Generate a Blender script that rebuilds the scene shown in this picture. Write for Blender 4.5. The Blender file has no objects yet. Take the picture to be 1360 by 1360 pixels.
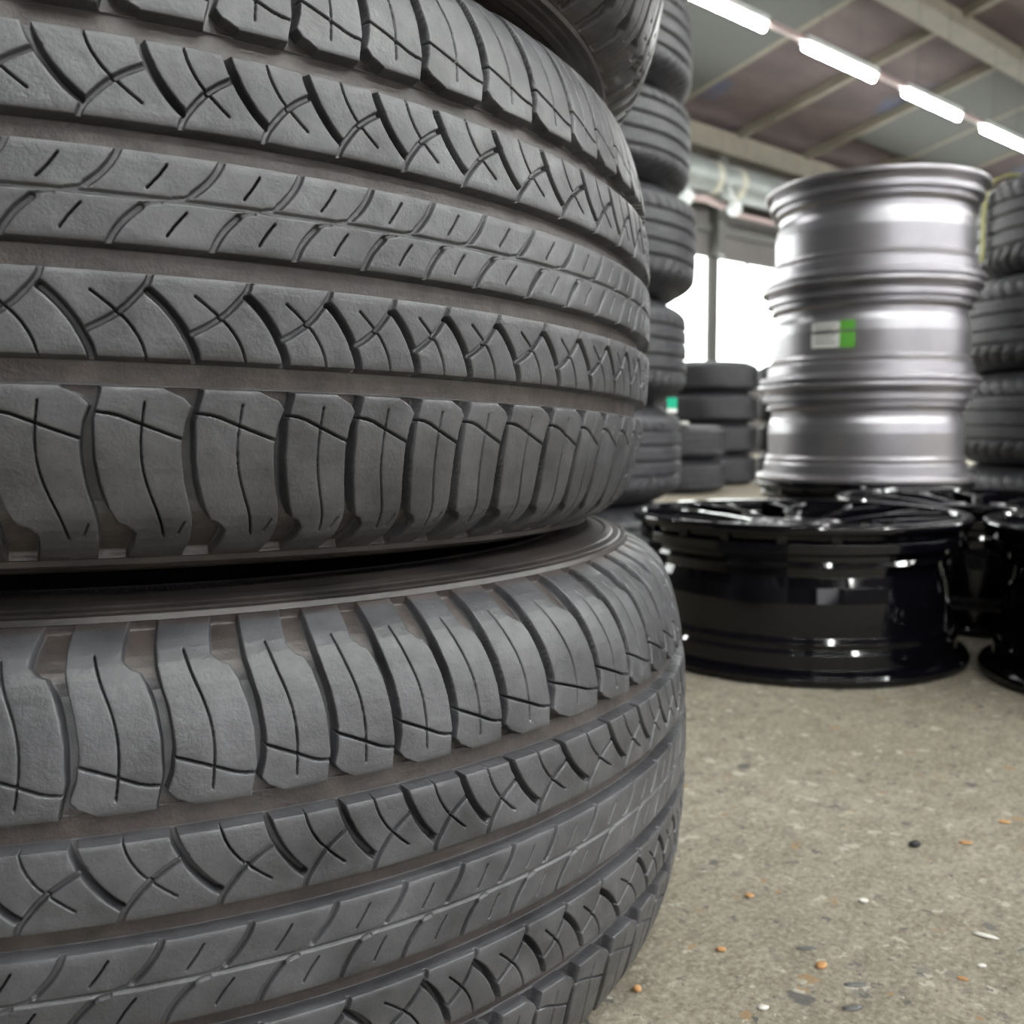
import bpy, math, random
import numpy as np
from mathutils import Vector, Matrix

random.seed(7)
PI = math.pi
scene = bpy.context.scene
COL = scene.collection

# ------------------------------------------------------------------ camera
cd = bpy.data.cameras.new('camera')
cam = bpy.data.objects.new('camera', cd)
COL.objects.link(cam)
CAMZ = 0.335
cam.location = (0, 0, CAMZ)
cam.rotation_euler = (math.radians(90 - 4.945), 0, 0)
cam.rotation_mode = 'XYZ'
cam.matrix_world = Matrix.Translation((0, 0, CAMZ)) @ Matrix.Rotation(math.radians(90 - 4.945), 4, 'X') @ Matrix.Rotation(-0.00407, 4, 'Z')
cd.sensor_width = 36.0
cd.lens = 1266.0 / 1360.0 * 36.0
cd.clip_start = 0.02
cd.dof.use_dof = True
cd.dof.focus_distance = 0.385
cd.dof.aperture_fstop = 13.0
scene.camera = cam

# ------------------------------------------------------------------ world, exposure
w = bpy.data.worlds.new('world')
scene.world = w
w.use_nodes = True
w.node_tree.nodes['Background'].inputs[0].default_value = (0.80, 0.88, 1.0, 1)
w.node_tree.nodes['Background'].inputs[1].default_value = 1.2
scene.view_settings.view_transform = 'Standard'
scene.view_settings.look = 'None'
scene.view_settings.gamma = 1
scene.view_settings.use_curve_mapping = False
scene.view_settings.exposure = 0.6
WINDOW_STRENGTH = 5.5
FILL_WINDOW_STRENGTH = 2.2
TUBE_STRENGTH = 100.0

# ------------------------------------------------------------------ materials
def mat(name, color, rough=0.5, metal=0.0, noise=None, bump=None, spec=0.5, coat=0.0, coord='Object'):
    """noise=(scale, color2, contrast lo, hi); bump=(scale, strength, distance)"""
    m = bpy.data.materials.new(name)
    m.use_nodes = True
    nt = m.node_tree
    b = nt.nodes['Principled BSDF']
    b.inputs['Base Color'].default_value = (*color, 1)
    b.inputs['Roughness'].default_value = rough
    b.inputs['Metallic'].default_value = metal
    b.inputs['Specular IOR Level'].default_value = spec
    b.inputs['Coat Weight'].default_value = coat
    b.inputs['Coat Roughness'].default_value = 0.05
    tc = nt.nodes.new('ShaderNodeTexCoord')
    if noise:
        n = nt.nodes.new('ShaderNodeTexNoise')
        n.inputs['Scale'].default_value = noise[0]
        n.inputs['Detail'].default_value = 6
        nt.links.new(tc.outputs[coord], n.inputs['Vector'])
        r = nt.nodes.new('ShaderNodeValToRGB')
        r.color_ramp.elements[0].position = noise[2]
        r.color_ramp.elements[1].position = noise[3]
        r.color_ramp.elements[0].color = (*color, 1)
        r.color_ramp.elements[1].color = (*noise[1], 1)
        nt.links.new(n.outputs['Fac'], r.inputs['Fac'])
        nt.links.new(r.outputs['Color'], b.inputs['Base Color'])
    if bump:
        n2 = nt.nodes.new('ShaderNodeTexNoise')
        n2.inputs['Scale'].default_value = bump[0]
        n2.inputs['Detail'].default_value = 5
        nt.links.new(tc.outputs[coord], n2.inputs['Vector'])
        bp = nt.nodes.new('ShaderNodeBump')
        bp.inputs['Strength'].default_value = bump[1]
        bp.inputs['Distance'].default_value = bump[2]
        nt.links.new(n2.outputs['Fac'], bp.inputs['Height'])
        nt.links.new(bp.outputs['Normal'], b.inputs['Normal'])
    return m

def emit(name, color, s):
    m = bpy.data.materials.new(name)
    m.use_nodes = True
    nt = m.node_tree
    nt.nodes.clear()
    e = nt.nodes.new('ShaderNodeEmission')
    e.inputs[0].default_value = (*color, 1)
    e.inputs[1].default_value = s
    o = nt.nodes.new('ShaderNodeOutputMaterial')
    nt.links.new(e.outputs[0], o.inputs[0])
    return m

def tread_rubber():
    m = bpy.data.materials.new('tread_rubber')
    m.use_nodes = True
    nt = m.node_tree
    L = nt.links.new
    b = nt.nodes['Principled BSDF']
    tc = nt.nodes.new('ShaderNodeTexCoord')
    at = nt.nodes.new('ShaderNodeAttribute'); at.attribute_name = 'dirt'
    def noise(scale, detail=6, rough=.6):
        n = nt.nodes.new('ShaderNodeTexNoise')
        n.inputs['Scale'].default_value = scale; n.inputs['Detail'].default_value = detail
        n.inputs['Roughness'].default_value = rough
        L(tc.outputs['Object'], n.inputs['Vector']); return n
    def ramp(src, a, ca, z, cz):
        r = nt.nodes.new('ShaderNodeValToRGB')
        r.color_ramp.elements[0].position = a; r.color_ramp.elements[0].color = (*ca, 1)
        r.color_ramp.elements[1].position = z; r.color_ramp.elements[1].color = (*cz, 1)
        L(src, r.inputs['Fac']); return r
    n1 = noise(35); r1 = ramp(n1.outputs['Fac'], .32, RUB_A, .7, RUB_B)
    n3 = noise(60, 8, .7); r3 = ramp(n3.outputs['Fac'], .35, (0.034, 0.027, 0.025), .7, (0.088, 0.072, 0.066))
    mx = nt.nodes.new('ShaderNodeMix'); mx.data_type = 'RGBA'
    L(at.outputs['Fac'], mx.inputs['Factor'])
    L(r1.outputs['Color'], mx.inputs[6]); L(r3.outputs['Color'], mx.inputs[7])
    L(mx.outputs[2], b.inputs['Base Color'])
    n4 = noise(90, 5); r4 = ramp(n4.outputs['Fac'], .3, (.31, .31, .31), .7, (.52, .52, .52))
    L(r4.outputs['Color'], b.inputs['Roughness'])
    b.inputs['Specular IOR Level'].default_value = 0.65
    n2 = noise(700, 4); n5 = noise(120, 4)
    ad = nt.nodes.new('ShaderNodeMath'); ad.operation = 'MULTIPLY_ADD'; ad.inputs[1].default_value = 3.0
    L(n5.outputs['Fac'], ad.inputs[0]); L(n2.outputs['Fac'], ad.inputs[2])
    bp = nt.nodes.new('ShaderNodeBump'); bp.inputs['Strength'].default_value = .45; bp.inputs['Distance'].default_value = .0004
    L(ad.outputs[0], bp.inputs['Height']); L(bp.outputs['Normal'], b.inputs['Normal'])
    return m
RUB_A = (0.034, 0.0342, 0.038)
RUB_B = (0.090, 0.0905, 0.098)

def floor_mat():
    m = bpy.data.materials.new('worn_concrete')
    m.use_nodes = True
    nt = m.node_tree
    L = nt.links.new
    b = nt.nodes['Principled BSDF']
    tc = nt.nodes.new('ShaderNodeTexCoord')
    def noise(scale, detail=8, rough=.6):
        n = nt.nodes.new('ShaderNodeTexNoise')
        n.inputs['Scale'].default_value = scale; n.inputs['Detail'].default_value = detail
        n.inputs['Roughness'].default_value = rough
        L(tc.outputs['Object'], n.inputs['Vector']); return n
    def mixc(fac, a, c, const=None):
        mx = nt.nodes.new('ShaderNodeMix'); mx.data_type = 'RGBA'
        L(fac, mx.inputs['Factor'])
        if isinstance(a, tuple): mx.inputs[6].default_value = (*a, 1)
        else: L(a, mx.inputs[6])
        if isinstance(c, tuple): mx.inputs[7].default_value = (*c, 1)
        else: L(c, mx.inputs[7])
        return mx.outputs[2]
    def rng(src, a, z, lo=0.0, hi=1.0):
        r = nt.nodes.new('ShaderNodeMapRange')
        r.inputs[1].default_value = a; r.inputs[2].default_value = z
        r.inputs[3].default_value = lo; r.inputs[4].default_value = hi
        L(src, r.inputs[0]); return r.outputs[0]
    nbig = noise(3.0, 5); nmid = noise(28, 8, .7); nfine = noise(230, 6, .7)
    c = mixc(rng(nbig.outputs['Fac'], .35, .65), (0.30, 0.262, 0.20), (0.41, 0.37, 0.295))
    c = mixc(rng(nmid.outputs['Fac'], .42, .68), c, (0.22, 0.19, 0.145))
    nspk = noise(420, 4, .8); ncl = noise(70, 6, .75)
    c = mixc(rng(ncl.outputs['Fac'], .50, .40, 0, .55), c, (0.17, 0.145, 0.11))
    c = mixc(rng(nspk.outputs['Fac'], .58, .68, 0, .8), c, (0.60, 0.56, 0.46))
    c = mixc(rng(nspk.outputs['Fac'], .42, .32, 0, .8), c, (0.09, 0.08, 0.065))
    c = mixc(rng(nfine.outputs['Fac'], .50, .70, 0, .8), c, (0.56, 0.51, 0.40))
    c = mixc(rng(nfine.outputs['Fac'], .45, .33, 0, .8), c, (0.10, 0.085, 0.065))
    # aggregate chips: voronoi cells whose random value picks pebble colours
    for scale, thr, rad in ((85, .90, .46), (150, .86, .46), (48, .955, .36)):
        mp = nt.nodes.new('ShaderNodeMapping'); mp.inputs['Location'].default_value = (scale * .13, scale * .07, 0)
        L(tc.outputs['Object'], mp.inputs['Vector'])
        wv = noise(scale * .8, 3)
        av = nt.nodes.new('ShaderNodeMix'); av.data_type = 'VECTOR'; av.inputs['Factor'].default_value = .022
        L(mp.outputs[0], av.inputs[4]); L(wv.outputs['Color'], av.inputs[5])
        v = nt.nodes.new('ShaderNodeTexVoronoi'); v.inputs['Scale'].default_value = scale
        L(av.outputs[1], v.inputs['Vector'])
        sp = nt.nodes.new('ShaderNodeSeparateColor'); L(v.outputs['Color'], sp.inputs[0])
        pick = rng(sp.outputs[0], thr, thr + .01)
        near = rng(v.outputs['Distance'], rad, rad - .08)
        ml = nt.nodes.new('ShaderNodeMath'); ml.operation = 'MULTIPLY'
        L(pick, ml.inputs[0]); L(near, ml.inputs[1])
        cr = nt.nodes.new('ShaderNodeValToRGB'); cr.color_ramp.interpolation = 'CONSTANT'
        e = cr.color_ramp.elements
        e[0].position = 0; e[0].color = (.13, .125, .115, 1)
        e[1].position = .22; e[1].color = (.24, .225, .19, 1)
        for pos, col in ((.45, (.52, .49, .42, 1)), (.82, (.36, .24, .13, 1)), (.92, (.16, .15, .14, 1))):
            q = e.new(pos); q.color = col
        L(sp.outputs[1], cr.inputs['Fac'])
        c = mixc(ml.outputs[0], c, cr.outputs['Color'])
    L(c, b.inputs['Base Color'])
    b.inputs['Roughness'].default_value = .62
    ad = nt.nodes.new('ShaderNodeMath'); ad.operation = 'ADD'
    L(nfine.outputs['Fac'], ad.inputs[0]); L(nmid.outputs['Fac'], ad.inputs[1])
    bp = nt.nodes.new('ShaderNodeBump'); bp.inputs['Strength'].default_value = .9; bp.inputs['Distance'].default_value = .003
    L(ad.outputs[0], bp.inputs['Height']); L(bp.outputs['Normal'], b.inputs['Normal'])
    return m

def sidewall_rubber():
    m = mat('sidewall_rubber', (0.028, 0.025, 0.025), .36, noise=(30, (0.066, 0.056, 0.053), .35, .7))
    nt = m.node_tree; L = nt.links.new
    b = nt.nodes['Principled BSDF']
    # fine radial serration in a band around the tyre (a moulded texture)
    tc = nt.nodes.new('ShaderNodeTexCoord')
    sx = nt.nodes.new('ShaderNodeSeparateXYZ'); L(tc.outputs['Object'], sx.inputs[0])
    a = nt.nodes.new('ShaderNodeMath'); a.operation = 'ARCTAN2'; L(sx.outputs[1], a.inputs[0]); L(sx.outputs[0], a.inputs[1])
    k = nt.nodes.new('ShaderNodeMath'); k.operation = 'MULTIPLY'; k.inputs[1].default_value = 900; L(a.outputs[0], k.inputs[0])
    s = nt.nodes.new('ShaderNodeMath'); s.operation = 'SINE'; L(k.outputs[0], s.inputs[0])
    cb = nt.nodes.new('ShaderNodeCombineXYZ'); L(sx.outputs[0], cb.inputs[0]); L(sx.outputs[1], cb.inputs[1])
    ln = nt.nodes.new('ShaderNodeVectorMath'); ln.operation = 'LENGTH'; L(cb.outputs[0], ln.inputs[0])
    g1 = nt.nodes.new('ShaderNodeMath'); g1.operation = 'COMPARE'; g1.inputs[1].default_value = .305; g1.inputs[2].default_value = .011
    L(ln.outputs['Value'], g1.inputs[0])
    ml = nt.nodes.new('ShaderNodeMath'); ml.operation = 'MULTIPLY'; L(g1.outputs[0], ml.inputs[0]); L(s.outputs[0], ml.inputs[1])
    bp = nt.nodes.new('ShaderNodeBump'); bp.inputs['Strength'].default_value = .8; bp.inputs['Distance'].default_value = .0004
    L(ml.outputs[0], bp.inputs['Height']); L(bp.outputs['Normal'], b.inputs['Normal'])
    return m

def ceiling_mat():
    m = bpy.data.materials.new('old_roof_boards')
    m.use_nodes = True
    nt = m.node_tree; L = nt.links.new
    b = nt.nodes['Principled BSDF']
    tc = nt.nodes.new('ShaderNodeTexCoord')
    mp = nt.nodes.new('ShaderNodeMapping'); mp.inputs['Scale'].default_value = (.9, 2.6, 1)
    L(tc.outputs['Object'], mp.inputs['Vector'])
    n = nt.nodes.new('ShaderNodeTexNoise'); n.inputs['Scale'].default_value = 1.1; n.inputs['Detail'].default_value = 6
    L(mp.outputs[0], n.inputs['Vector'])
    r = nt.nodes.new('ShaderNodeValToRGB'); e = r.color_ramp.elements
    e[0].position = .3; e[0].color = (.045, .034, .034, 1)
    e[1].position = .72; e[1].color = (.095, .074, .072, 1)
    q = e.new(.5); q.color = (.068, .049, .048, 1)
    q = e.new(.80); q.color = (.17, .09, .06, 1)
    L(n.outputs['Fac'], r.inputs['Fac'])
    n2 = nt.nodes.new('ShaderNodeTexNoise'); n2.inputs['Scale'].default_value = .8
    L(tc.outputs['Object'], n2.inputs['Vector'])
    rr = nt.nodes.new('ShaderNodeMapRange'); rr.inputs[1].default_value = .60; rr.inputs[2].default_value = .68
    L(n2.outputs['Fac'], rr.inputs[0])
    mx = nt.nodes.new('ShaderNodeMix'); mx.data_type = 'RGBA'
    L(rr.outputs[0], mx.inputs['Factor']); L(r.outputs['Color'], mx.inputs[6]); mx.inputs[7].default_value = (.055, .06, .095, 1)
    L(mx.outputs[2], b.inputs['Base Color'])
    b.inputs['Roughness'].default_value = .8
    return m

M = {
    'tread': tread_rubber(),
    'side': sidewall_rubber(),
    'bead': mat('bead_rubber', (0.022, 0.022, 0.024), .4),
    'liner': mat('liner_rubber', (0.03, 0.03, 0.032), .6),
    'floor': floor_mat(),
    'ceil': ceiling_mat(),
    'bgt': mat('dusty_tread_rubber', (0.030, 0.030, 0.034), .5, noise=(14, (0.052, 0.052, 0.057), .35, .7)),
    'bgt2': mat('dark_tread_rubber', (0.018, 0.018, 0.021), .5, noise=(14, (0.032, 0.032, 0.037), .35, .7)),
    'bgs': mat('dusty_sidewall', (0.025, 0.025, 0.028), .45, noise=(10, (0.045, 0.045, 0.05), .35, .7)),
    'silver': mat('satin_grey_metal', (0.34, 0.33, 0.35), .38, .92, noise=(9, (0.42, 0.41, 0.43), .3, .7)),
    'black': mat('gloss_black_paint', (0.0025, 0.0025, 0.004), .06, 0.0, spec=.42),
    'cream': mat('cream_painted_steel', (0.145, 0.132, 0.10), .6, noise=(4, (0.11, 0.10, 0.078), .4, .7)),
    'wallp': mat('grey_wall_panels', (0.085, 0.08, 0.078), .8, noise=(2, (0.12, 0.112, 0.108), .35, .7)),
    'greypanel': mat('grey_green_panel', (0.062, 0.064, 0.06), .7),
    'darksteel': mat('dark_steel', (0.075, 0.075, 0.068), .6),
    'duct': mat('galvanised_duct', (0.19, 0.205, 0.20), .45, .3, noise=(5, (0.24, 0.255, 0.25), .35, .7)),
    'pink': mat('faded_pink_pipe', (0.33, 0.25, 0.245), .5),
    'whitep': mat('white_plastic', (0.55, 0.58, 0.57), .35),
    'band': mat('ivory_clamp', (0.34, 0.33, 0.27), .4),
    'label': mat('white_label_paper', (0.80, 0.80, 0.76), .6),
    'green': mat('green_label_print', (0.12, 0.42, 0.05), .55),
    'teal': mat('teal_label', (0.0, 0.42, 0.24), .5),
    'yellow': mat('yellow_strap', (0.33, 0.32, 0.08), .6),
    'orange': mat('orange_chip', (0.48, 0.24, 0.09), .6, noise=(200, (0.55, 0.33, 0.15), .4, .6)),
    'white_chip': mat('white_chip', (0.78, 0.76, 0.70), .5),
    'dark_chip': mat('dark_pebble', (0.13, 0.13, 0.125), .6),
    'ink': mat('printed_ink', (0.18, 0.18, 0.18), .6),
    'tube': emit('fluorescent_tube', (0.98, 1.0, 0.97), TUBE_STRENGTH),
    'winglow': emit('daylight_frosted_glass', (0.97, 1.0, 0.97), WINDOW_STRENGTH),
    'winfill': emit('unseen_fill_glazing', (0.97, 0.97, 1.0), FILL_WINDOW_STRENGTH),
}

# ------------------------------------------------------------------ helpers
def link(o, parent=None):
    COL.objects.link(o)
    if parent: o.parent = parent
    return o

def tag(o, label=None, cat=None, group=None, kind=None):
    if label: o['label'] = label
    if cat: o['category'] = cat
    if group: o['group'] = group
    if kind: o['kind'] = kind
    return o

def thing(name, label, cat, loc=(0, 0, 0), group=None, rot=None):
    o = bpy.data.objects.new(name, None)
    o.empty_display_size = .05
    o.location = loc
    if rot is not None: o.rotation_euler = rot
    link(o)
    return tag(o, label, cat, group)

def mesh_obj(name, verts, faces, m, parent=None, smooth=False, mats=None, fmat=None):
    me = bpy.data.meshes.new(name)
    me.from_pydata([tuple(v) for v in verts], [], faces)
    for mm in ([m] if mats is None else mats): me.materials.append(mm)
    if fmat: me.polygons.foreach_set('material_index', fmat)
    if smooth: me.polygons.foreach_set('use_smooth', [True] * len(me.polygons))
    me.update()
    o = bpy.data.objects.new(name, me)
    return link(o, parent)

def grid_obj(name, X, Y, Z, m, parent=None, wrap=True, attr=None, sharp=False):
    """X,Y,Z arrays (rows, cols); cols wrap round"""
    nr, nc = X.shape
    me = bpy.data.meshes.new(name)
    co = np.stack([X, Y, Z], -1).reshape(-1, 3).astype(np.float32)
    me.vertices.add(nr * nc)
    me.vertices.foreach_set('co', co.ravel())
    c0 = np.arange(nc if wrap else nc - 1); c1 = (c0 + 1) % nc
    r0 = np.arange(nr - 1)[:, None]
    q = np.stack([r0 * nc + c0, r0 * nc + c1, (r0 + 1) * nc + c1, (r0 + 1) * nc + c0], -1).reshape(-1, 4)
    n = len(q)
    me.loops.add(n * 4); me.loops.foreach_set('vertex_index', q.ravel().astype(np.int32))
    me.polygons.add(n)
    me.polygons.foreach_set('loop_start', np.arange(0, n * 4, 4, dtype=np.int32))
    me.polygons.foreach_set('use_smooth', np.ones(n, dtype=bool))
    if attr is not None:
        a = me.attributes.new('dirt', 'FLOAT', 'POINT')
        a.data.foreach_set('value', attr.reshape(-1).astype(np.float32))
    me.materials.append(m)
    me.update(calc_edges=True)
    me.validate()
    o = bpy.data.objects.new(name, me)
    return link(o, parent)

def lathe(name, prof, m, parent=None, n=160, ridge=None):
    """prof = [(r,z)...] ; around Z. repeated points give sharp edges"""
    P = np.array(prof, float)
    th = np.linspace(0, 2 * PI, n, endpoint=False)
    X = P[:, :1] * np.cos(th); Y = P[:, :1] * np.sin(th); Z = np.repeat(P[:, 1:2], n, 1)
    return grid_obj(name, X, Y, Z, m, parent)

def dense(prof, step=.003, bev=.0008):
    """sharpen a lathe profile: put support points close to each corner"""
    out = [prof[0]]
    for i in range(1, len(prof)):
        a = np.array(prof[i - 1]); b = np.array(prof[i]); L = np.linalg.norm(b - a)
        if L > 3 * bev:
            out.append(tuple(a + (b - a) * bev / L)); out.append(tuple(b - (b - a) * bev / L))
        out.append(tuple(b))
    return out

def box_v(x0, x1, y0, y1, z0, z1):
    v = [(x0, y0, z0), (x1, y0, z0), (x1, y1, z0), (x0, y1, z0), (x0, y0, z1), (x1, y0, z1), (x1, y1, z1), (x0, y1, z1)]
    f = [(0, 3, 2, 1), (4, 5, 6, 7), (0, 1, 5, 4), (1, 2, 6, 5), (2, 3, 7, 6), (3, 0, 4, 7)]
    return v, f

def box(name, dims, m, parent=None, bevel=0):
    v, f = box_v(*dims)
    o = mesh_obj(name, v, f, m, parent)
    if bevel:
        b = o.modifiers.new('bevel', 'BEVEL'); b.width = bevel; b.segments = 2
    return o

def boxes(name, lst, m, parent=None):
    V = []; F = []
    for d in lst:
        v, f = box_v(*d); k = len(V)
        V += v; F += [tuple(i + k for i in q) for q in f]
    return mesh_obj(name, V, F, m, parent)

def tube(name, pts, r, m, parent=None, n=10):
    V = []; F = []
    pts = [Vector(p) for p in pts]
    up = Vector((0, 0, 1))
    for i, p in enumerate(pts):
        t = (pts[min(i + 1, len(pts) - 1)] - pts[max(i - 1, 0)]).normalized()
        a = t.cross(up)
        if a.length < 1e-3: a = t.cross(Vector((1, 0, 0)))
        a.normalize(); b = a.cross(t).normalized()
        rr = r[i] if isinstance(r, (list, tuple)) else r
        for k in range(n):
            g = 2 * PI * k / n
            V.append(p + a * (rr * math.cos(g)) + b * (rr * math.sin(g)))
    for i in range(len(pts) - 1):
        for k in range(n):
            F.append((i * n + k, i * n + (k + 1) % n, (i + 1) * n + (k + 1) % n, (i + 1) * n + k))
    F.append(tuple(range(n))[::-1]); F.append(tuple((len(pts) - 1) * n + k for k in range(n)))
    return mesh_obj(name, V, F, m, parent, smooth=True)

def copy_tree(o, parent=None):
    c = o.copy(); COL.objects.link(c)
    if parent: c.parent = parent
    for ch in [x for x in bpy.data.objects if x.parent == o]:
        copy_tree(ch, c)
    return c

# ------------------------------------------------------------------ the hall (u along the window wall, q towards it)
ANG = math.radians(49.3)
UD = Vector((math.sin(ANG), math.cos(ANG), 0))
QD = Vector((-math.cos(ANG), math.sin(ANG), 0))
HALL = Matrix(((UD.x, QD.x, 0, 0), (UD.y, QD.y, 0, 0), (0, 0, 1, 0), (0, 0, 0, 1)))
def hall(o):
    o.matrix_world = HALL @ o.matrix_world
    return o
QW = 7.5
U0, U1 = -7.0, 24.0
EAVE = 3.91
SL = .21
def zc(q): return EAVE + SL * (QW - abs(q))

o = box('floor', (U0, U1, -QW, QW, -.2, 0), M['floor']); hall(o); tag(o, kind='structure')
for side, (a, b) in (('left', (0, QW + .15)), ('right', (-QW - .15, 0))):
    pass
v = [(U0, QW + .2, zc(QW + .2)), (U1, QW + .2, zc(QW + .2)), (U1, 0, zc(0)), (U0, 0, zc(0)), (U0, -QW - .2, zc(QW + .2)), (U1, -QW - .2, zc(QW + .2))]
v += [(x, y, z + .12) for x, y, z in v]
f = [(0, 1, 2, 3), (3, 2, 5, 4), (6, 9, 8, 7), (9, 10, 11, 8), (0, 6, 7, 1), (4, 5, 11, 10), (0, 3, 9, 6), (3, 4, 10, 9), (1, 7, 8, 2), (2, 8, 11, 5)]
o = mesh_obj('ceiling', v, f, M['ceil']); hall(o); tag(o, kind='structure')
# end walls (gable shape)
for nm, ua, ub in (('wall_near_end', U0 - .15, U0), ('wall_far_end', U1, U1 + .15)):
    pts = [(-QW, 0), (QW, 0), (QW, EAVE), (0, zc(0)), (-QW, EAVE)]
    v = [(ua, a, b) for a, b in pts] + [(ub, a, b) for a, b in pts]
    f = [(4, 3, 2, 1, 0), (5, 6, 7, 8, 9)] + [(i, (i + 1) % 5, (i + 1) % 5 + 5, i + 5) for i in range(5)]
    o = mesh_obj(nm, v, f, M['wallp']); hall(o); tag(o, kind='structure')

def wall_with_windows(name, q0, q1, wins, z0, z1):
    L = [(U0, U1, q0, q1, 0, z0), (U0, U1, q0, q1, z1, EAVE + .05)]
    cur = U0
    for a, b in wins:
        L.append((cur, a, q0, q1, z0, z1)); cur = b
    L.append((cur, U1, q0, q1, z0, z1))
    o = boxes(name, L, M['wallp']); hall(o); tag(o, kind='structure'); return o
WZ0, WZ1 = 1.1, 2.45
# window wall: pane edges read off the photograph's columns
fw = [(9.85 + 2.0 * i, 9.85 + 2.0 * i + 1.86) for i in range(-5, 7)]
fw = [(a, b) for a, b in fw if b < U1 - 1]
wall_with_windows('wall_window_side', QW, QW + .15, fw, WZ0, WZ1)
for i, (a, b) in enumerate(fw):
    o = box('window_%d' % (i + 1), (a, b, QW + .05, QW + .07, WZ0, WZ1), M['winglow']); hall(o); tag(o, kind='structure')
    mb = [(a, a + .02, QW + .02, QW + .05, WZ0, WZ1), (b - .02, b, QW + .02, QW + .05, WZ0, WZ1), (a + .64, a + .67, QW + .02, QW + .05, WZ1 - .05, WZ1)]
    g = boxes('window_frame', mb, M['darksteel']); g.parent = o
bw = [(-6 + 4.0 * i, -6 + 4.0 * i + 3.2) for i in range(6)]  # unseen glowing windows behind the camera, added for frontal light
wall_with_windows('wall_opposite_side', -QW - .15, -QW, bw, 1.1, 3.2)
for i, (a, b) in enumerate(bw):
    o = box('window_%d' % (i + 20), (a, b, -QW - .08, -QW - .06, 1.1, 3.2), M['winfill']); hall(o); tag(o, kind='structure')

# rafters, long beams, eave beam, posts
k = 1
for ua in [8.50 - 1.45 * 5 + 1.45 * i for i in range(0, 14)]:
    for sgn in (1, -1):
        v = []
        for q in (QW * sgn, 0):
            for du in (-.04, .04):
                for dz in (-.10, 0):
                    v.append((ua + du, q, zc(q) + dz))
        f = [(0, 1, 3, 2), (4, 6, 7, 5), (0, 2, 6, 4), (1, 5, 7, 3), (0, 4, 5, 1), (2, 3, 7, 6)]
        o = mesh_obj('trim_%d' % k, v, f, M['cream']); hall(o); tag(o, kind='structure'); k += 1
for q, wd, hh in ((4.70, .13, .16), (1.6, .13, .16), (-1.6, .13, .16), (-4.70, .13, .16)):
    o = box('trim_%d' % k, (U0, U1, q - wd, q + wd, zc(q) - hh, zc(q) - .02), M['cream']); hall(o); tag(o, kind='structure'); k += 1
o = box('trim_%d' % k, (U0, U1, QW - .25, QW, EAVE - .27, EAVE - .02), M['cream']); hall(o); tag(o, kind='structure'); k += 1
for i in range(-4, 6):
    ua = 9.82 + 2.0 * i
    o = boxes('trim_%d' % k, [(ua - .14, ua + .02, QW - .14, QW, WZ1 + .02, EAVE - .28), (ua + .02, ua + .14, QW - .05, QW, WZ1 + .02, EAVE - .28), (ua - .05, ua + .02, QW - .03, QW, 0, WZ1 + .02)], M['darksteel'])
    hall(o); tag(o, kind='structure'); k += 1
o = box('trim_%d' % k, (U0, U1, QW - .04, QW, 2.74, 2.84), M['darksteel']); hall(o); tag(o, kind='structure'); k += 1
# flat grey lining panels between some rafters
for a, b, q0, q1 in ((5.6, 8.46, 4.85, 7.45), (11.45, 14.2, 4.85, 6.6), (12.9, 15.7, 1.8, 4.55), (4.2, 7.0, 1.8, 4.5)):
    v = [(a, q0, zc(q0) - .095), (b, q0, zc(q0) - .095), (b, q1, zc(q1) - .095), (a, q1, zc(q1) - .095)]
    v += [(x, y, z + .02) for x, y, z in v]
    f = [(0, 1, 2, 3), (4, 7, 6, 5), (0, 4, 5, 1), (1, 5, 6, 2), (2, 6, 7, 3), (3, 7, 4, 0)]
    o = mesh_obj('trim_%d' % k, v, f, M['greypanel']); hall(o); tag(o, kind='structure'); k += 1

# fluorescent light rows
LQ, LZ = 4.46, 3.38
names = {0: 'nearest fluorescent light of the ceiling row, cut by the top photo edge',
         1: 'second nearest fluorescent light of the ceiling row, right of the nearest one',
         2: 'third fluorescent light of the ceiling row, above the stack of grey rims',
         3: 'fourth fluorescent light of the ceiling row, cut by the right photo edge'}
def make_light(label, ustart, q, z, ln=1.2):
    t = thing('fluorescent_light', label, 'light', group='fluorescent lights in rows under the roof')
    hall(t); t.matrix_world = HALL @ Matrix.Translation((ustart, q, z))
    box('housing', (0, ln, -.045, .045, .02, .07), M['whitep'], t, .005)
    tube('tube', [(.02, 0, -.012), (ln - .02, 0, -.012)], .024, M['tube'], t, 12)
    box('rail', (ln, ln + .52, -.02, .02, .025, .065), M['pink'], t)
    for x in (.25, ln - .25):
        box('hanger', (x - .002, x + .002, -.002, .002, .07, zc(q) - z), M['darksteel'], t)
    return t
step, st, ln0 = 1.63, 6.93, 1.10
def nth(i): return ['first', 'second', 'third', 'fourth', 'fifth', 'sixth', 'seventh', 'eighth', 'ninth', 'tenth', 'eleventh', 'twelfth'][i]
for i in range(-4, 8):
    lab = names.get(i + 1, nth(i + 4) + ' light of the window side ceiling row, counted from the near end wall')
    make_light(lab, st + step * i, LQ, LZ, ln0)
for q, nm in ((-0.9, 'middle'), (-2.6, 'camera side'), (-4.6, 'rear wall side')):  # unseen rows added to light the tyre fronts from above
    for i in range(-5, 5):
        make_light(nth(i + 5) + ' added light of the %s ceiling row, counted from the near end wall' % nm, st + 1.743 * i, q, LZ, 1.2)

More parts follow.
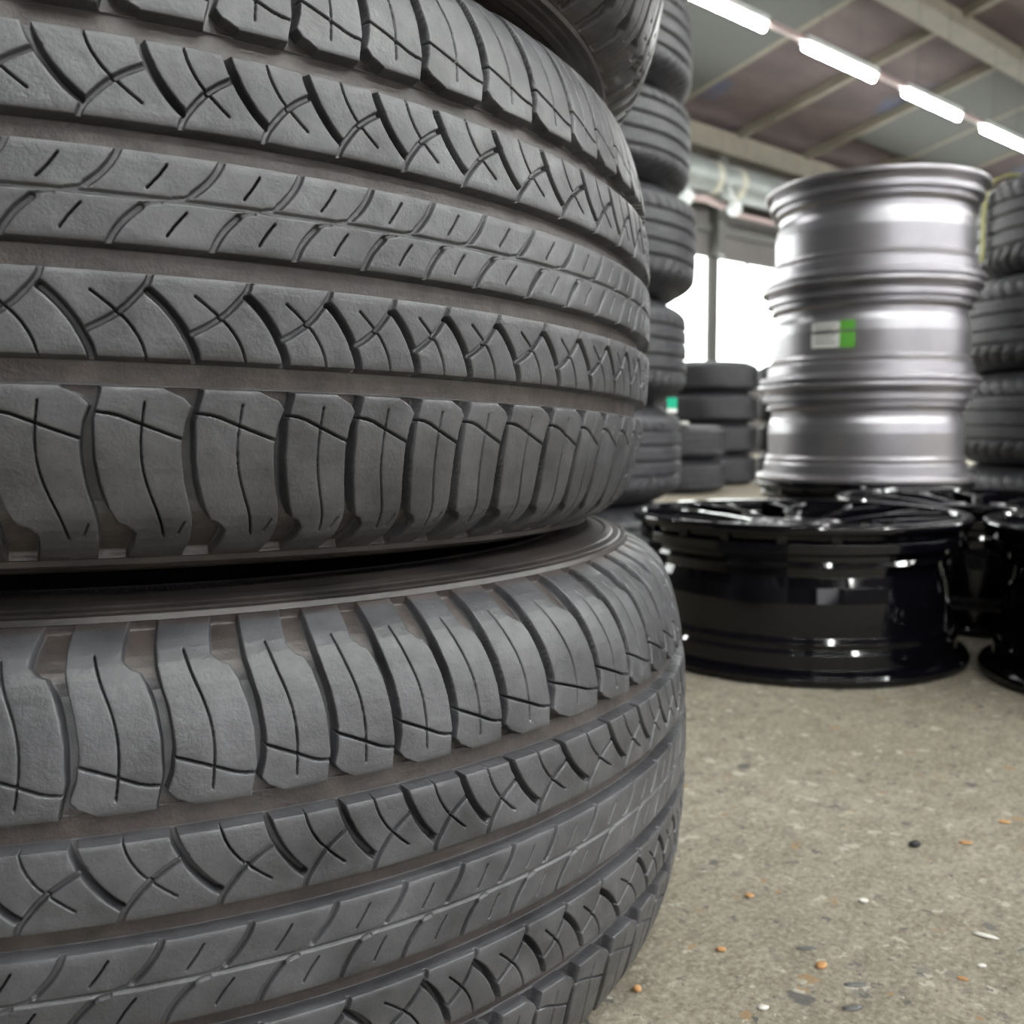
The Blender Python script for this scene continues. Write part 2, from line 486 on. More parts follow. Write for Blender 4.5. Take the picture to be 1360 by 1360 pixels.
# duct, pipe and valve balls on the window wall
t = thing('ventilation_duct', 'thick round grey duct running along the top of the window wall', 'duct')
DQ, DZ = QW - .45, 3.21
t.matrix_world = HALL @ Matrix.Translation((0, DQ, DZ))
tube('duct_pipe', [(U0 + .3, 0, 0), (U1 - .3, 0, 0)], .19, M['duct'], t, 28)
for u in (2, 5, 9.08, 9.52, 12, 15, 18):
    tube('clamp', [(u - .05, 0, 0), (u + .05, 0, 0)], .20, M['band'], t, 28)
def sphere_prof(r, n=10): return [(r * math.sin(PI * i / n) + 1e-5, -r * math.cos(PI * i / n)) for i in range(n + 1)]
for u, lab in ((8.34, 'left white round lamp bulb under the grey duct, beside the tyre column'), (9.20, 'right white round lamp bulb under the grey duct, near the window post')):
    t = thing('round_lamp', lab, 'lamp', group='white round lamps under the duct')
    t.matrix_world = HALL @ Matrix.Translation((u, QW - .72, 2.84))
    lathe('globe', sphere_prof(.088), M['whitep'], t, 24)
    tube('neck', [(0, 0, .08), (0, .03, .15), (0, .09, .27)], .02, M['whitep'], t, 10)
t = tube('wall_pipe', [(8.78, QW - .45, 2.95), (9.0, QW - .45, 2.97), (9.36, QW - .45, 2.93)], .04, M['pink'], None, 10); hall(t)
tag(t, 'short faded pink pipe under the duct between the two round lamps', 'pipe')
t = tube('thin_pipe', [(9.75, QW - .3, 2.93), (13.2, QW - .3, 2.93)], .03, M['pink'], None, 10); hall(t)
tag(t, 'thin pinkish pipe below the duct running behind the grey rims', 'pipe')

# ------------------------------------------------------------------ detailed tyre
def prof_drop(v):
    """radius drop (mm) of the tread crown against |offset from centre plane| (mm)"""
    return np.interp(v, [0, 20, 36, 47, 56, 64, 71, 78, 85, 92, 100, 106, 110, 114, 118, 121, 124, 126.5],
                        [0, .2, .8, 1.4, 2.3, 3.3, 4.4, 5.7, 7.3, 9.2, 12, 14.6, 16.8, 20, 24.5, 29, 35, 41])

def smooth(x): x = np.clip(x, 0, 1); return x * x * (3 - 2 * x)

def seg_dist(X, V, pts, k, per=34.0):
    """distance of points to a polyline; X in canonical 34 mm pitch, k = local stretch; periodic"""
    best = np.full(X.shape, 1e9)
    for sh in (-per, 0, per):
        for (ax, av), (bx, bv) in zip(pts[:-1], pts[1:]):
            dx = (bx - ax) * k; dv = bv - av
            px = (X - (ax + sh)) * k; pv = V - av
            t = np.clip((px * dx + pv * dv) / (dx * dx + dv * dv + 1e-9), 0, 1)
            d = np.hypot(px - t * dx, pv - t * dv)
            np.minimum(best, d, out=best)
    return best

def poly_sd(X, V, L, R, k, per=34.0):
    """signed distance (approx, + inside) to a slot given by left and right edges x(v)"""
    lv = [p[1] for p in L]; rv = [p[1] for p in R]
    lx = np.interp(V, lv, [p[0] for p in L]); rx = np.interp(V, rv, [p[0] for p in R])
    best = np.full(X.shape, -1e9)
    for sh in (-per, 0, per):
        np.maximum(best, np.minimum((X - sh - lx), (rx - X + sh)) * k, out=best)
    return np.minimum(best, np.minimum(V - lv[0], lv[-1] - V) * .9)

# canonical pattern, upper-half orientation, v = distance from centre plane
R_THICK = [(.3, 54.2), (1.0, 51), (2.6, 47.5), (5.6, 42), (9.5, 37), (13, 33.4), (16, 31.0)]
R_SLOT = [(15.2, 24.8), (16.3, 28.5), (19.5, 32.4), (24.3, 37.6), (30, 41.6), (35, 44.3), (38.3, 46)]
R_THIN = [(16.8, 54.2), (18.6, 48), (22.5, 42), (26, 38.7), (29.6, 35.6), (34.6, 31.8)]
C_SLOT = [(0, 16.2), (-1.2, 13.4), (-3.3, 10), (-6.4, 6.4), (-10.5, 2.8)]
C_TAIL = [(-10.5, 2.8), (-13, 1.4), (-17, .7)]
C_SIPE = [(-18.8, 12), (-21.6, 8), (-25.4, 3.6)]
# shoulder, lower-half orientation
S_R = [(2.6, 59), (2.5, 65), (1.2, 70), (-.1, 75), (.1, 88), (1.6, 97), (4.5, 106.5), (7.2, 111.6), (10.5, 112.8), (14.0, 116), (13.6, 121), (11.5, 127)]
S_L = [(-14, 59), (-9.8, 64.4), (-3.6, 67.0), (-1.0, 70), (-3.3, 76), (-4.4, 84), (-4.0, 90), (-2.8, 98), (-.5, 106), (1.0, 113), (1.2, 120), (0, 127)]
S_TRANS = [(-1, 72.2), (7, 73.0), (14, 75.8), (22, 78.8), (31, 82)]
S_VERT = [(16.8, 69), (16, 75), (15.3, 83), (16, 92), (18.3, 100), (22, 109), (24.6, 117.5)]
S_NICK = [(31.5, 112), (29.8, 116.5)]

def soften(p, it=1):
    for _ in range(it):
        q = [p[0]]
        for a, b in zip(p[:-1], p[1:]):
            q += [(a[0] * .75 + b[0] * .25, a[1] * .75 + b[1] * .25), (a[0] * .25 + b[0] * .75, a[1] * .25 + b[1] * .75)]
        p = q + [p[-1]]
    return p
R_THICK, R_SLOT, R_THIN, C_SLOT, S_TRANS, S_VERT = [soften(q) for q in (R_THICK, R_SLOT, R_THIN, C_SLOT, S_TRANS, S_VERT)]

def warp(bounds, C):
    b = list(bounds)
    mean = 31.0
    n_tot = max(len(b) + 4, round(C / mean))
    last = b[-1]; rest = C - (b[-1] - b[0]); m = n_tot - (len(b) - 1)
    for i in range(1, m + 1): b.append(last + rest * i / m)
    b = np.array(b)                     # covers exactly one turn, n_tot pitches
    def fn(s):
        q = (s - b[0]) % C + b[0]
        u = np.interp(q, b, np.arange(len(b)))
        i = np.clip(np.floor(u).astype(int), 0, len(b) - 2)
        return u, (b[i + 1] - b[i]) / 34.0
    return fn

def depth_field(S, V, rows, C):
    """S arc mm, V signed offset mm (both 2-D). returns depth mm, dirt"""
    D = np.zeros(S.shape); dirt = np.zeros(S.shape)
    def cut(mask, sd, depth, edge=.55, lip=.25, dl=0.0, lipw=.7):
        d = depth * smooth(sd / edge + .5)
        d = np.maximum(d, lip * np.exp(-np.maximum(-sd, 0) / lipw)) if lip else d
        D[mask] = np.maximum(D[mask], d)
        if dl: dirt[mask] = np.maximum(dirt[mask], dl * smooth((sd - .6) / 1.2))
    A = np.abs(V)
    W = {n: warp(rows[n], C) for n in rows}
    # main circumferential grooves
    for a, b in ((15.6, 25.4), (53.6, 64.0)):
        m = (A > a - 3) & (A < b + 3)
        sd = np.minimum(A[m] - a, b - A[m])
        d = 7.5 * smooth(sd / 1.4 + .15)
        d = np.maximum(d, .55 * np.exp(-np.maximum(-sd, 0) / 1.1))
        D[m] = np.maximum(D[m], d)
        dirt[m] = np.maximum(dirt[m], smooth((sd - .9) / .8))
    for half in (1, -1):
        H = (V * half) >= 0
        # middle block rows
        m = H & (A > 24.0) & (A < 55.5)
        u, k = W['R2' if half > 0 else 'R4'](S[m])
        if half > 0: X = (u % 1) * 34
        else: X = ((-u) % 1) * 34 + 15.5
        X = X % 34
        v = A[m]
        cut(m, 1.35 - seg_dist(X, v, R_THICK, k), 7.0, .8, .3, 0)
        sd = 1.0 - seg_dist(X, v, R_SLOT, k)
        cut(m, sd, 2.6, .6, .2, .55)
        cut(m, .26 - seg_dist(X, v, R_THIN, k), 6.0, .4, .12, 0)
        # centre rib
        m = H & (A < 17.5)
        u, k = W['C1' if half > 0 else 'C2'](S[m])
        X = ((u if half > 0 else -u) % 1) * 34
        v = A[m]
        cut(m, 1.15 - seg_dist(X, v, C_SLOT, k), 2.6, .6, .2, .7)
        cut(m, .6 - seg_dist(X, v, C_TAIL, k), 1.3, .7, .1, 0)
        cut(m, .25 - seg_dist(X, v, C_SIPE, k), 5.0, .4, .1, 0)
        # shoulder
        m = H & (A > 62)
        u, k = W['S1' if half > 0 else 'S5'](S[m])
        X = ((-u if half > 0 else u) % 1) * 34
        v = A[m]
        sd = poly_sd(X, v, S_L, S_R, k)
        inner = v > 63.2
        sd2 = sd.copy(); sd2[~inner] = np.minimum(sd2[~inner], -3)
        cut(m, sd2, np.interp(v, [63, 66, 104, 112, 127], [7.5, 7.6, 8.2, 5.4, 3.4]), .9, .35, 0)
        dd = smooth((sd2 - .4) / .9) * np.clip(smooth((v - 106) / 6) + 1 - smooth((v - 64.5) / 4), 0, 1)
        dirt[m] = np.maximum(dirt[m], dd)
        cut(m, .38 - seg_dist(X, v, S_TRANS, k), 6.0, .4, .2, 0)
        cut(m, .25 - seg_dist(X, v, S_VERT, k), 5.5, .4, .15, 0)
        if half < 0: cut(m, .30 - seg_dist(X, v, S_NICK, k), 1.6, .45, .08, 0)
    m = A < 2.5
    cut(m, .75 - np.abs(V[m] - .2), 1.3, .7, .15, .25)
    # block ends fade out on the buttress
    fade = 1 - smooth((A - 125.4) / 1.1)
    D *= fade
    dirt = np.maximum(dirt, .85 * smooth((A - 124.2) / 1.2))
    return D, dirt

def detailed_tread(name, rows, Rmm, parent, fine=(78, 500)):
    C = 2 * PI * Rmm
    s = [np.arange(fine[0], 270, .30), np.arange(270, fine[1], .42)]
    used = fine[1] - fine[0]
    s.append(np.linspace(fine[1], fine[0] + C, int((C - used) / 3.0))[:-1])
    s = np.concatenate(s)
    vr = []
    pos = np.arange(0, 126.6, .36)
    extra = []
    for e in (15.6, 25.4, 53.6, 64.0):
        extra += list(np.arange(e - 1.6, e + 1.6, .2))
    pos = np.unique(np.round(np.concatenate([pos, extra]), 3))
    vr = np.concatenate([-pos[::-1][:-1], pos])
    S, V = np.meshgrid(s, vr)
    D, dirt = depth_field(S, V, rows, C)
    r = (Rmm - prof_drop(np.abs(V)) - D) / 1000
    # shoulder lugs sink sideways too, so the slots stay deep around the rounded edge
    z = (V - np.sign(V) * D * smooth((np.abs(V) - 100) / 24) * .8) / 1000
    # low wobble: blocks worn unevenly
    r += .00012 * np.sin(S / 19.0) * np.cos(V / 13.0)
    th = S / Rmm
    X = r * np.sin(th); Y = -r * np.cos(th)
    return grid_obj(name, X, Y, z, M['tread'], parent, True, dirt)

SIDE = [(.3440, .1265), (.3430, .1290), (.3395, .1292), (.3385, .1300), (.3340, .1306), (.3335, .1313), (.3290, .1325), (.3280, .1318),
        (.3200, .1338), (.3165, .1340), (.3160, .1333), (.2960, .1322), (.2940, .1330), (.2880, .1318), (.2780, .1270), (.2760, .1262), (.2700, .1200)]
BEAD = [(.2700, .1200), (.2660, .1140), (.2600, .1090), (.2545, .1050), (.2530, .0990), (.2540, .0930), (.2600, .0920)]
LINER = [(.2600, .0920), (.2800, .1080), (.3100, .1180), (.3400, .1080), (.3600, .0900), (.3700, .0500), (.3720, 0), (.3700, -.0500), (.3600, -.0900), (.3400, -.1080), (.3100, -.1180), (.2800, -.1080), (.2600, -.0920)]

def side_parts(t, k=1.0, n=256):
    for sgn in (1, -1):
        pr = [(r * k, z * sgn) for r, z in SIDE]
        if sgn < 0: pass
        o = lathe('sidewall', dense(pr, bev=.0004), M['side'], t, n)
        # radial rib fins moulded low on the sidewall
        lathe('bead', [(r * k, z * sgn) for r, z in BEAD], M['bead'], t, 128)
    lathe('inner_liner', [(r * k, z) for r, z in LINER], M['liner'], t, 96)

def ext(rows, first=-1): return rows
ROWS2 = {
    'S1': [94, 128, 162, 197, 227, 256, 284.5, 319, 353, 387, 416, 445, 476],
    'R2': [103, 137, 172, 201, 230, 259, 288, 321, 355, 391, 425, 456, 487],
    'C1': [97, 131, 165, 199, 228, 257, 286, 315, 348, 382, 414, 444, 473],
    'C2': [95, 128, 161, 195, 225, 253, 282, 309, 343, 375, 407, 438, 469],
    'R4': [106, 140, 174, 208, 239, 267, 294, 324, 357, 389, 423, 454],
    'S5': [87, 121, 155, 189, 223, 252, 280, 307, 335, 368, 400, 428, 459]}
ROWS1 = {
    'S1': [73, 106.5, 139.5, 173.5, 202.5, 230.5, 258.5, 286.5, 318.5, 358, 392, 424, 456],
    'R2': [74, 108, 142, 176, 205, 233, 261, 289, 323, 363, 397, 428, 459],
    'C1': [104, 137, 169, 202, 232, 260, 289, 317, 350, 390, 424, 455],
    'C2': [102, 136, 170, 202, 229, 258, 286, 316, 349, 384, 417, 449],
    'R4': [103, 137, 171, 206, 241, 267, 297, 325, 356, 398, 430, 461],
    'S5': [85, 119, 153, 187, 220, 251, 282, 308, 337, 370, 405, 437]}

def place(t, loc, n=(0, 0, 1), spin=0.0):
    """put a thing at loc with its axis along n (no yaw), spun about the axis"""
    nz = Vector(n).normalized()
    q = Vector((0, 0, 1)).rotation_difference(nz)
    t.matrix_world = Matrix.Translation(loc) @ q.to_matrix().to_4x4() @ Matrix.Rotation(spin, 4, 'Z')

t1 = thing('tyre', 'large worn tyre lying on the concrete floor, lowest of the foreground stack', 'tyre', group='large foreground tyres')
detailed_tread('tread', ROWS1, 383.0, t1)
side_parts(t1, 383 / 385)
place(t1, (-.2614, .6891, .1347))
t2 = thing('tyre', 'large worn tyre filling the upper left, between the lowest foreground tyre and the topmost one', 'tyre', group='large foreground tyres')
tr2 = detailed_tread('tread', ROWS2, 385.0, t2)
side_parts(t2)
place(t2, (-.2914, .6785, .4038), (.0048, .0315, 1))
t3 = copy_tree(t2)
t3['label'] = 'large dark tyre seen from underneath at the top edge, topmost of the foreground stack'
place(t3, (-.281, .674, .6725), (.0, .030, 1), .04)

# ------------------------------------------------------------------ background tyres
def bg_tyre(label, loc, R=.32, H=.2, bead=.21, grooves=(-.05, -.018, .018, .05), lugs=70, m='bgt', group=None, spin=0, lugw=.5, tilt=(0, 0, 1)):
    t = thing('tyre', label, 'tyre', group=group)
    hw = H / 2
    n = 420
    th = np.linspace(0, 2 * PI, n, endpoint=False)
    tw = hw * .86
    v = np.unique(np.round(np.concatenate([np.linspace(-tw, tw, 41)] + [np.array([g - .0045, g - .0035, g + .0035, g + .0045]) for g in grooves]), 5))
    TH, V = np.meshgrid(th, v)
    a = np.abs(V) / tw
    drop = .004 * a ** 2 + .028 * np.clip((a - .68) / .32, 0, 1) ** 2.2
    D = np.zeros(TH.shape)
    for g in grooves:
        D = np.maximum(D, .007 * (np.abs(V - g) < .004))
    ph = (TH * lugs / (2 * PI) + np.where(V > 0, V * 18, -V * 18)) % 1
    zone = np.abs(V) > max(abs(g) for g in grooves) + .004
    D = np.maximum(D, .005 * ((ph < .22) & zone))
    ph2 = (TH * lugs * 2 / (2 * PI) + V * 20) % 1
    D = np.maximum(D, .0025 * ((ph2 < .2) & ~zone) * lugw)
    r = R - drop - D
    grid_obj('tread', r * np.sin(TH), -r * np.cos(TH), V, M[m], t)
    re = R - .032
    for s in (1, -1):
        lathe('sidewall', [(re, tw * s), (re - .012, hw * .93 * s), (re - .03, hw * .985 * s), (re - .05, hw * s), (re - .07, hw * .98 * s), (bead + .015, hw * .8 * s), (bead, hw * .72 * s), (bead + .004, hw * .62 * s), (re - .03, hw * .85 * s), (R - .02, hw * .5 * s), (R - .02, 0)], M['bgs'], t, 96)
    place(t, (loc[0], loc[1], loc[2] + hw), tilt, spin)
    return t

# column of tyres right behind the foreground stack
gz = 0
col = [(.180, .318, .047), (.208, .314, .054), (.212, .322, .055), (.215, .334, .060), (.188, .326, .054), (.195, .332, .050), (.2, .33, .05)]
labs = ['lowest tyre of the column behind the foreground stack, beside the black wheel',
        'second tyre up in the column behind the foreground stack, under the teal label',
        'third tyre up in the column behind the foreground stack, level with the window sill',
        'fourth tyre up in the column behind the foreground stack, beside the window top',
        'fifth tyre up in the column behind the foreground stack, below the roof edge',
        'sixth tyre up in the column behind the foreground stack, leaning in at the top',
        'topmost tyre of the column behind the foreground stack, cut by the photo top']
for i, (hh, R, cx) in enumerate(col):
    bg_tyre(labs[i], (cx, 2.1, gz), R, hh, .2, (-.045, -.016, .016, .045), 64, 'bgt', 'tyres in the column behind the foreground', i * .3)
    gz += hh + .0005
# far low stacks below the window
for nm, x, y, hs, R in (('left', .84, 5.12, (.175, .18), .30),):
    z = 0
    for i, hh in enumerate(hs):
        bg_tyre(('lower' if i == 0 else 'upper') + ' tyre of the short two tyre stack in front of the window stacks', (x, y, z), R, hh, .19, (-.03, 0, .03), 60, 'bgt2', 'far tyres below the window')
        z += hh + .0005
z = 0
fl = ['lowest tyre of the far four tyre stack under the window, left of the grey rims', 'second tyre up in the far four tyre stack under the window',
      'third tyre up in the far four tyre stack under the window', 'topmost tyre of the far four tyre stack under the window']
for i in range(4):
    bg_tyre(fl[i], (1.17, 5.86, z), .325, .1825, .19, (-.03, 0, .03), 60, 'bgt2', 'far tyres below the window'); z += .183
z = 0
for i in range(4):
    bg_tyre(['lowest', 'second', 'third', 'topmost'][i] + ' tyre of the farthest left stack, half hidden behind the tyre column', (.50, 6.5, z), .325, .19, .19, (-.03, 0, .03), 60, 'bgt2', 'far tyres below the window'); z += .1905
# right hand stack
z = 0
rl = ['lowest tyre of the right hand stack, behind the black wheels', 'second tyre up in the right hand stack, beside the lowest grey rim',
      'third tyre up in the right hand stack, beside the middle grey rim', 'topmost tyre of the right hand stack, with the yellow strap']
for i, (cx, R) in enumerate(((1.535, .345), (1.53, .345), (1.53, .345), (1.582, .345))):
    bg_tyre(rl[i], (cx, 2.51, z), R, .2385 if i < 3 else .262, .21, (-.055, -.02, .02, .055), 56, 'bgt', 'tyres of the right hand stack', i * .2, .3); z += .239
z = 0
for i in range(4):
    bg_tyre(['lowest', 'second', 'third', 'topmost'][i] + ' tyre of the far stack hidden mostly behind the grey rims', (1.86, 5.95, z), .325, .1825, .19, (-.03, 0, .03), 60, 'bgt2', 'far tyres below the window'); z += .183
# ------------------------------------------------------------------ wheels
def wheel_profile(R, H, top_open=True):
    """outer barrel, from bottom flange up to the top flange and back down inside. z from 0 to H"""
    o = [(R - .006, 0), (R, .004), (R, .011), (R - .003, .015), (R - .017, .020), (R - .018, .040), (R - .023, .045), (R - .021, .053),
         (R - .027, .060), (R - .026, H * .50), (R - .029, H * .60), (R - .034, H * .66), (R - .034, H * .72), (R - .024, H * .765), (R - .021, H - .056), (R - .026, H - .050), (R - .026, H - .043), (R - .012, H - .038), (R - .012, H - .026),
         (R - .018, H - .020), (R - .016, H - .015), (R - .002, H - .012), (R, H - .009), (R, H - .0045), (R - .001, H - .002), (R - .0035, H - .0003), (R - .007, H), (R - .015, H - .0005), (R - .018, H - .006), (R - .019, H - .02)]
    return o

def make_wheel(name, label, cat, R, H, m, face_up, style, group):
    t = thing(name, label, cat, group=group)
    pr = wheel_profile(R, H)
    inner = [(R - .030, H - .045), (R - .040, H - .06), (R - .040, H * .66), (R - .036, H * .5), (R - .034, .07), (R - .030, .05), (R - .026, .03), (R - .022, .012), (R - .014, .002), (R - .006, 0)]
    if face_up:
        pr2 = [(r, H - z) for r, z in reversed(pr)]
        inn = [(r, H - z) for r, z in reversed(inner)]
        # profile from bottom flange; mirrored so the drop well sits near the face
        full = [(r, z) for r, z in pr] + inner
    full = dense(pr + inner, bev=.0006)
    lathe('barrel', full, M[m], t, 200)
    zf = H - .003 if face_up else .012
    sg = -1 if face_up else 1
    # hub disc
    hubz = zf + sg * (.014 if face_up else .030)
    lathe('hub', dense([(.030, hubz - sg * -.004), (.034, hubz), (.070, hubz), (.078, hubz + sg * .006), (.080, hubz + sg * .04), (.033, hubz + sg * .04), (.030, hubz)], bev=.001), M[m], t, 64)
    lathe('centre_cap', [(.0005, hubz - sg * .002), (.022, hubz - sg * .001), (.029, hubz + sg * .002), (.0295, hubz + sg * .012)], M[m], t, 40)
    for k in range(5):
        a = 2 * PI * k / 5
        lathe_o = lathe('bolt_seat', [(.006, hubz + sg * .004), (.009, hubz - sg * .0015), (.012, hubz - sg * .0015), (.013, hubz + sg * .003)], M['ink'] if m == 'silver' else M['silver'], t, 16)
        lathe_o.location = (.056 * math.cos(a), .056 * math.sin(a), 0)
    # spokes: one mesh shared by all copies
    if style == 'y':
        N = 10
        paths = [[(.068, 0, .014), (.11, 0, .008), (.145, .001, .005)], [(.140, 0, .005), (.175, .016, .002), (R - .016, .034, .0005)], [(.140, 0, .005), (.175, -.016, .002), (R - .016, -.034, .0005)]]
        wd = (.0085, .0065, .0065)
    else:
        N = 5
        paths = [[(.068, .012, .030), (.13, .016, .016), (R - .026, .030, .002)], [(.068, -.012, .030), (.13, -.016, .016), (R - .026, -.030, .002)]]
        wd = (.010, .010)
    V = []; F = []
    for pth, wdt in zip(paths, wd):
        base = len(V); ns = 9
        P = np.array(pth); tt = np.linspace(0, 1, ns); xs = np.linspace(0, 1, len(P))
        for i, q in enumerate(tt):
            c = [np.interp(q, xs, P[:, j]) for j in range(3)]
            z = zf + sg * c[2]
            for dy, dz in ((-wdt, .022), (-wdt, .003), (-wdt * .5, 0), (wdt * .5, 0), (wdt, .003), (wdt, .022)):
                V.append((c[0], c[1] + dy, z + sg * dz))
        for i in range(ns - 1):
            for j in range(6):
                a = base + i * 6 + j; b = base + i * 6 + (j + 1) % 6
                F.append((a, b, b + 6, a + 6))
        F.append(tuple(base + j for j in range(6))); F.append(tuple(base + (ns - 1) * 6 + j for j in range(6)))
    sp = mesh_obj('spoke', V, F, M[m], t)
    for k in range(1, N):
        c = sp.copy(); COL.objects.link(c); c.parent = t
        c.rotation_euler = (0, 0, 2 * PI * k / N)
    return t

WR, WH = .246, .211
blk = [('gloss black alloy wheel lying face up on the floor, nearest and fully in view', (.432, 1.445), .1),
       ('gloss black alloy wheel lying behind the gap between the two front black wheels', (.846, 1.724), .5),
       ('gloss black alloy wheel cut off by the right edge of the photo', (.880, 1.221), .9),
       ('gloss black alloy wheel under the stack of grey rims', (.838, 2.28), .2)]
wb = make_wheel('alloy_wheel', blk[0][0], 'wheel', WR, WH, 'black', True, 'y', 'gloss black alloy wheels on the floor')
for i, (lab, (x, y), sp) in enumerate(blk):
    o = wb if i == 0 else copy_tree(wb)
    o['label'] = lab
    place(o, (x, y, 0), (0, 0, 1), sp)
GR, GH = .246, .2235
gl = ['lowest grey alloy rim of the three rim stack, on a black wheel', 'middle grey alloy rim of the stack, with the green and white label',
      'topmost grey alloy rim of the stack, under the ceiling lights']
wg = make_wheel('alloy_rim', gl[0], 'rim', GR, GH, 'silver', False, 'd', 'grey alloy rims stacked on a black wheel')
z = WH + .001
for i, (dx, dy) in enumerate(((0, 0), (.006, 0), (.012, .002))):
    o = wg if i == 0 else copy_tree(wg)
    o['label'] = gl[i]
    place(o, (.838 + dx, 2.28 + dy, z), (0, 0, 1), .3 + i)
    z += GH + .001

# ------------------------------------------------------------------ labels, strap, debris
def curved_patch(name, cx, cy, r, a0, a1, z0, z1, m, parent=None, th=.0004):
    n = 8; V = []; F = []
    for rr in (r, r + th):
        for i in range(n + 1):
            a = a0 + (a1 - a0) * i / n
            for z in (z0, z1): V.append((cx + rr * math.cos(a), cy + rr * math.sin(a), z))
    k = (n + 1) * 2
    for i in range(n):
        a = 2 * i
        F.append((k + a, k + a + 2, k + a + 3, k + a + 1)); F.append((a, a + 1, a + 3, a + 2))
        F.append((a, a + 2, k + a + 2, k + a)); F.append((a + 1, k + a + 1, k + a + 3, a + 3))
    F.append((0, k, k + 1, 1)); F.append((2 * n, 2 * n + 1, k + 2 * n + 1, k + 2 * n))
    return mesh_obj(name, V, F, m, parent)
LX, LY = .844, 2.28
r_l = GR - .0265
zb = WH + GH + .075
t = thing('label', 'small white and green paper label stuck on the middle grey rim', 'label')
la = math.radians(-143)
curved_patch('paper', LX, LY, r_l, la, la + .30, zb + .002, zb + .057, M['label'], t)
curved_patch('green_stripe', LX, LY, r_l, la + .30, la + .45, zb, zb + .060, M['green'], t)
for i in range(5):
    curved_patch('print_line', LX, LY, r_l + .0005, la + .04, la + .26 - .03 * (i % 2), zb + .012 + i * .009, zb + .0145 + i * .009, M['ink'], t, .0001)

# teal label stuck on the second tyre of the column
t = thing('tyre_label', 'teal green label with a white edge on the tyre column, behind the big tyres', 'label')
curved_patch('label_sheet', .054, 2.1, .3155, -.62, -.44, .376, .398, M['teal'], t)
curved_patch('white_edge', .054, 2.1, .3155, -.62, -.44, .368, .376, M['label'], t)
# white strip added in place of a highlight on the short far stack
o = box('highlight_strip', (.70, .90, 4.86, 4.98, .3565, .372), M['label'], None, .003); tag(o, 'white strip added as a highlight on top of the short far tyre stack', 'paper')

# yellow strap over the topmost right hand tyre
def strap(pts, wv, th, m, name, parent=None):
    V = []; F = []
    for (x, y, z), (nx, ny, nz) in pts:
        p = Vector((x, y, z)); n = Vector((nx, ny, nz)).normalized(); wd = Vector(wv) * .5
        V += [p - wd, p + wd, p + wd + n * th, p - wd + n * th]
    for i in range(len(pts) - 1):
        a = 4 * i
        for j in range(4): F.append((a + j, a + (j + 1) % 4, a + 4 + (j + 1) % 4, a + 4 + j))
    F.append((3, 2, 1, 0)); k = 4 * (len(pts) - 1); F.append((k, k + 1, k + 2, k + 3))
    return mesh_obj(name, V, F, m, parent)
ca = math.radians(176)
def sp_pt(rr, z): return (1.582 + rr * math.cos(ca), 2.51 + rr * math.sin(ca), z)
nn = (math.cos(ca), math.sin(ca), 0)
wv = (-math.sin(ca) * .026, math.cos(ca) * .026, 0)
o = strap([(sp_pt(.26, .982), (0, 0, 1)), (sp_pt(.30, .983), (0, 0, 1)), (sp_pt(.333, .970), (-.4, 0, 1)), (sp_pt(.349, .945), nn), (sp_pt(.353, .88), nn), (sp_pt(.352, .80), nn), (sp_pt(.354, .765), nn)], wv, .003, M['yellow'], 'yellow_strap')
tag(o, 'yellow green strap hanging over the topmost tyre of the right hand stack', 'strap')

# loose debris on the floor
def floor_pt(px, py):
    f = 1266.0; p = math.radians(4.945)
    x = (px - 680) / f; y = -(py - 680) / f
    c, s = math.cos(.00407), math.sin(.00407)
    x, y = c * x - s * y, s * x + c * y
    d = Vector((x, math.cos(p) + y * math.sin(p), -math.sin(p) + y * math.cos(p)))
    return Vector((0, 0, CAMZ)) + d * (-CAMZ / d.z)
def pebble(name, label, cat, px, py, size, m, rz=0, group=None):
    P = floor_pt(px, py); rnd = random.Random(int(px * 7 + py))
    V = []; F = []; nr, nc = 5, 9
    for i in range(nr + 1):
        a = PI * i / nr
        for j in range(nc):
            b = 2 * PI * j / nc; k = 1 + rnd.uniform(-.16, .16) * math.sin(a)
            V.append((size[0] * math.sin(a) * math.cos(b) * k, size[1] * math.sin(a) * math.sin(b) * k, size[2] * (1 - math.cos(a)) * .9))
    for i in range(nr):
        for j in range(nc):
            F.append((i * nc + j, i * nc + (j + 1) % nc, (i + 1) * nc + (j + 1) % nc, (i + 1) * nc + j))
    F.append(tuple(range(nc))[::-1]); F.append(tuple(nr * nc + j for j in range(nc)))
    o = mesh_obj(name, V, F, m, None, smooth=True)
    o.location = P; o.rotation_euler = (0, 0, rz)
    return tag(o, label, cat, group)
pebble('stone_chip', 'orange stone chip on the floor right of the bottom tyre, largest orange one', 'stone', 1086, 1287, (.0048, .0034, .0012), M['orange'], .9, 'orange chips on the floor')
pebble('stone_chip', 'orange stone chip on the floor nearer the bottom tyre', 'stone', 953, 1265, (.0034, .0026, .0014), M['orange'], .3, 'orange chips on the floor')
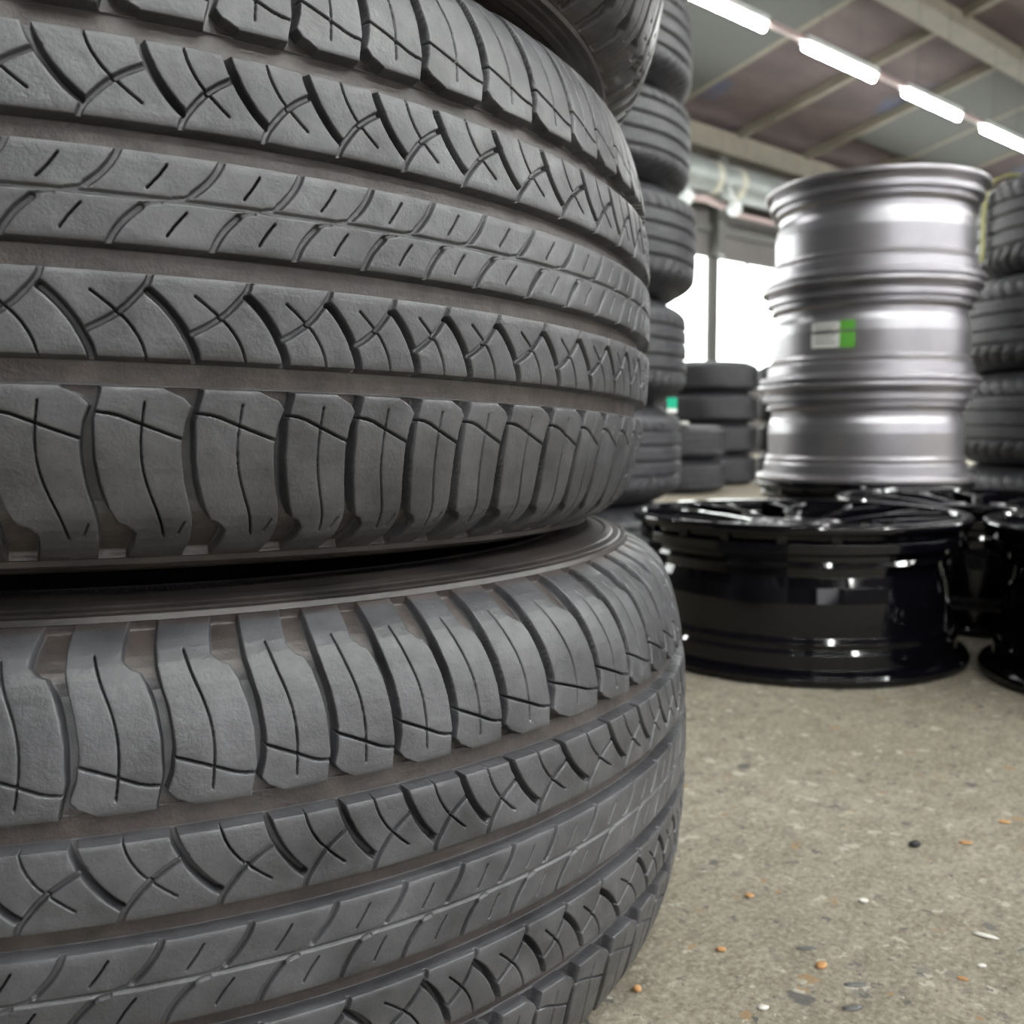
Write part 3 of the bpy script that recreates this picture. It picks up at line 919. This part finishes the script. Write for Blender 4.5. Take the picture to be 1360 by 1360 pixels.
pebble('stone_chip', 'orange brown chip on the floor against the foot of the bottom tyre', 'stone', 841, 1317, (.0035, .003, .0016), M['orange'], 1.3, 'orange chips on the floor')
pebble('stone_chip', 'small orange chip on the floor above the nearer orange chip', 'stone', 991, 1193, (.0036, .0035, .001), M['orange'], 0, 'orange chips on the floor')
pebble('stone_chip', 'small orange chip on the floor right of the black pebble', 'stone', 1279, 1125, (.0060, .003, .001), M['orange'], 0, 'orange chips on the floor')
pebble('stone_chip', 'small orange chip on the floor near the right photo edge', 'stone', 1331, 1098, (.0050, .004, .001), M['orange'], 0, 'orange chips on the floor')
pebble('stone_chip', 'small orange chip on the floor at lower right, below the white sliver', 'stone', 1274, 1306, (.0036, .0022, .0008), M['orange'], -.4, 'orange chips on the floor')
pebble('plastic_sliver', 'thin white sliver lying on the concrete at lower right', 'sliver', 1303, 1250, (.0082, .0020, .0014), M['white_chip'], -.55)
pebble('stone_chip', 'white chip lying on the concrete above the orange chips', 'stone', 1143, 1202, (.0036, .0030, .0014), M['white_chip'], -.5, 'white chips on the floor')
pebble('stone_chip', 'white chip on the floor below the white sliver', 'stone', 1299, 1289, (.0030, .0022, .0010), M['white_chip'], .2, 'white chips on the floor')
pebble('stone_chip', 'white chip on the floor at the bottom edge, beside the tyre foot', 'stone', 1008, 1343, (.0035, .0026, .0012), M['white_chip'], .2, 'white chips on the floor')
pebble('rubber_crumb', 'small black crumb lying alone on the concrete floor', 'crumb', 1212, 1129, (.0050, .0038, .0030), M['bead'], .2)
pebble('slate_chip', 'flat dark slate chip in the floor near the bottom edge', 'stone', 1131, 1312, (.0070, .0024, .0006), M['dark_chip'], 0, 'dark chips in the floor')
pebble('slate_chip', 'flat dark slate chip in the floor above the largest orange chip', 'stone', 1066, 1263, (.0066, .0022, .0005), M['dark_chip'], 0, 'dark chips in the floor')
pebble('slate_chip', 'dark slate chip at the bottom edge below the largest orange chip', 'stone', 1127, 1343, (.0065, .0028, .0006), M['dark_chip'], .2, 'dark chips in the floor')
